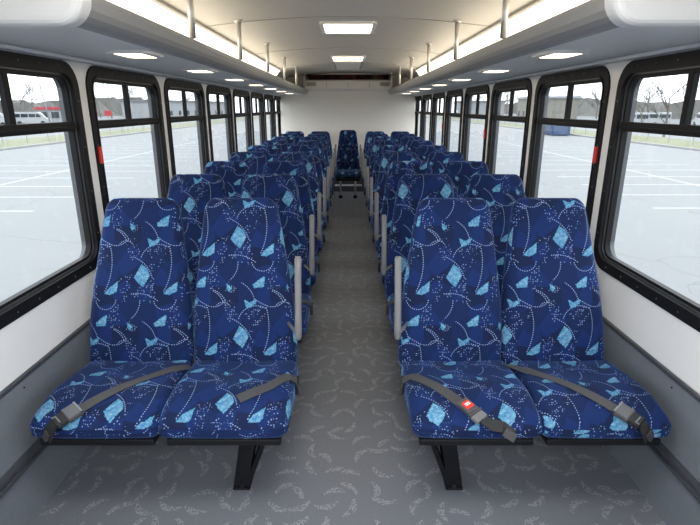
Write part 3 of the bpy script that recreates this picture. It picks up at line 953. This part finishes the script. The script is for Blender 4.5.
for s, nm in ((-1, 'left'), (1, 'right')):
    for k in range(26):
        x = s*(68+rg.uniform(-4, 10)); y = 50+k*9.5+rg.uniform(-1.5, 1.5)
        put_tree(rg.randint(0, 2), x, y, rg.uniform(1.05, 1.3)*(1+k*.010), f'grey bare tree in the distant treeline seen through the {nm} windows', f'distant bare trees on the {nm}')
    # wooded rise behind
    bm = bmesh.new(); rg2 = random.Random(20+s); prof = []
    N = 60
    A = [bm.verts.new((s*(84+2*math.sin(i)), 20+i*5.5, GZ)) for i in range(N)]
    B = [bm.verts.new((s*(88+2*math.cos(i*1.3)), 20+i*5.5, GZ+5.6+rg2.uniform(-.5, .6)+1.2*math.sin(i*.21))) for i in range(N)]
    D_ = [bm.verts.new((s*112, 20+i*5.5, GZ)) for i in range(N)]
    for i in range(N-1):
        for P, Q in ((A, B), (B, D_)): bm.faces.new((P[i], P[i+1], Q[i+1], Q[i]) if s > 0 else (P[i+1], P[i], Q[i], Q[i+1]))
    o = link('wooded_bank', bm, 'twigs'); tag(o, f'grey brown wooded bank beyond everything on the {nm}', 'wooded bank', kind='stuff')

def van():
    root = empty('parked_van')
    bm = bmesh.new()
    prism(bm, [(-2.7, .35), (2.55, .35), (2.7, .6), (2.65, 1.05), (1.9, 1.25), (1.35, 2.0), (1.1, 2.12), (-2.55, 2.15), (-2.7, 2.0)], -.95, .95)
    for v in bm.verts:
        if v.co.z > 1.3: v.co.y *= .9
    link('body', bm, 'van_white', root)
    bm = bmesh.new()
    for s in (-1, 1):
        for a, b_ in ((-2.4, -1.5), (-1.35, -.35), (-.2, .75)): box(bm, a, b_, *sorted((s*.87, s*.935)), 1.3, 1.85)
        prism(bm, [(.85, 1.3), (1.7, 1.3), (1.25, 1.85), (.85, 1.85)], *sorted((s*.88, s*.935)))
    box(bm, -2.74, -2.66, -.75, .75, 1.3, 1.85)
    link('side_windows', bm, 'van_glass', root)
    bm = bmesh.new(); prism(bm, [(1.92, 1.27), (1.97, 1.27), (1.41, 2.0), (1.36, 2.0)], -.8, .8); link('windscreen', bm, 'van_glass', root)
    for x in (-1.7, 1.75):
        for s in (-1, 1):
            bm = bmesh.new(); tube(bm, [(x, s*.78, .36), (x, s*.98, .36)], .36, 16); link('wheel', bm, 'tyre', root)
    return root
vp_ = van(); fv = True
VANS = [(-54.5, 80, .3, 'white van parked beyond the left fence, leftmost one in view'), (-53.0, 88, .3, 'white van parked beyond the left fence, nearer the red roofed building'),
        (43.9, 79, 1.2, 'white van parked beyond the right fence, left of the tall bare tree'), (48.5, 82, 1.35, 'white van parked beyond the right fence, just right of the tall bare tree'), (56, 82, 1.3, 'white van parked beyond the right fence at the right edge of view')]
for x, y, rz, lb in VANS:
    o = vp_ if fv else copy_tree(vp_); fv = False
    o.location = (x, y, GZ); o.rotation_euler = (0, 0, rz); tag(o, lb, 'van', 'white vans beyond the fences')
def building(x, y, rz, L, Wd, H, mat, roof, label, nwin=4):
    root = empty('low_building', (x, y, GZ), rz); tag(root, label, 'building')
    bm = bmesh.new(); box(bm, -L/2, L/2, -Wd/2, Wd/2, 0, H); link('wall', bm, mat, root)
    bm = bmesh.new(); box(bm, -L/2-.3, L/2+.3, -Wd/2-.3, Wd/2+.3, H, H+.45); link('roof', bm, roof, root)
    for k in range(nwin):
        cx = -L/2+(k+.5)*L/nwin
        for s in (-1, 1):
            bm = bmesh.new(); box(bm, cx-.6, cx+.6, *sorted((s*Wd/2, s*(Wd/2+.05))), 1.0, 2.1); link('window', bm, 'van_glass', root)
building(-55, 100, .6, 7, 6, 2.5, 'building_white', 'roof_red', 'low white building with a red roof edge beyond the left fence')
building(-47, 150, 1.4, 40, 12, 4.2, 'building_white', 'building_grey', 'long white building beyond the left fence, far down the lot', 9)
building(42, 112, 1.5, 12, 9, 4.6, 'building_tan', 'building_white', 'tan building beyond the right fence', 3)
building(40, 165, 1.4, 44, 12, 4.2, 'building_white', 'building_grey', 'long white building beyond the right fence, far down the lot', 9)
# dark blue container and a lamp mast
root = empty('storage_container', (22.4, 56, GZ), 1.5); tag(root, 'dark blue container at the right edge of the parking lot', 'container')
bm = bmesh.new(); box(bm, -1.6, 1.6, -.9, .9, .05, 1.6, .05); link('body', bm, 'blue_box', root)
bm = bmesh.new()
for k in range(7): box(bm, -1.5+k*.45, -1.35+k*.45, -.94, .94, .12, 1.5)
link('ribs', bm, 'blue_box', root)
root = empty('lamp_mast', (-38, 67, GZ)); tag(root, 'thin pale lamp mast leaning above the left treeline', 'mast')
bm = bmesh.new(); tube(bm, [(0, 0, 0), (-.9, 0, 7.6)], [.10, .06], 8); link('mast', bm, 'fence_metal', root, True)
bm = bmesh.new(); box(bm, -1.5, -.7, -.12, .12, 7.5, 7.65, .03); link('lamp_head', bm, 'fence_metal', root)
root = empty('red_sign', (-36.5, 80, GZ), .4); tag(root, 'small red sign board beyond the left fence seen through the second left window', 'sign')
bm = bmesh.new(); box(bm, -.5, .5, -.05, .05, 1.6, 2.4, .02); link('board', bm, 'roof_red', root)
bm = bmesh.new(); tube(bm, [(0, 0, 0), (0, 0, 1.6)], .06, 6); link('post', bm, 'fence_metal', root)
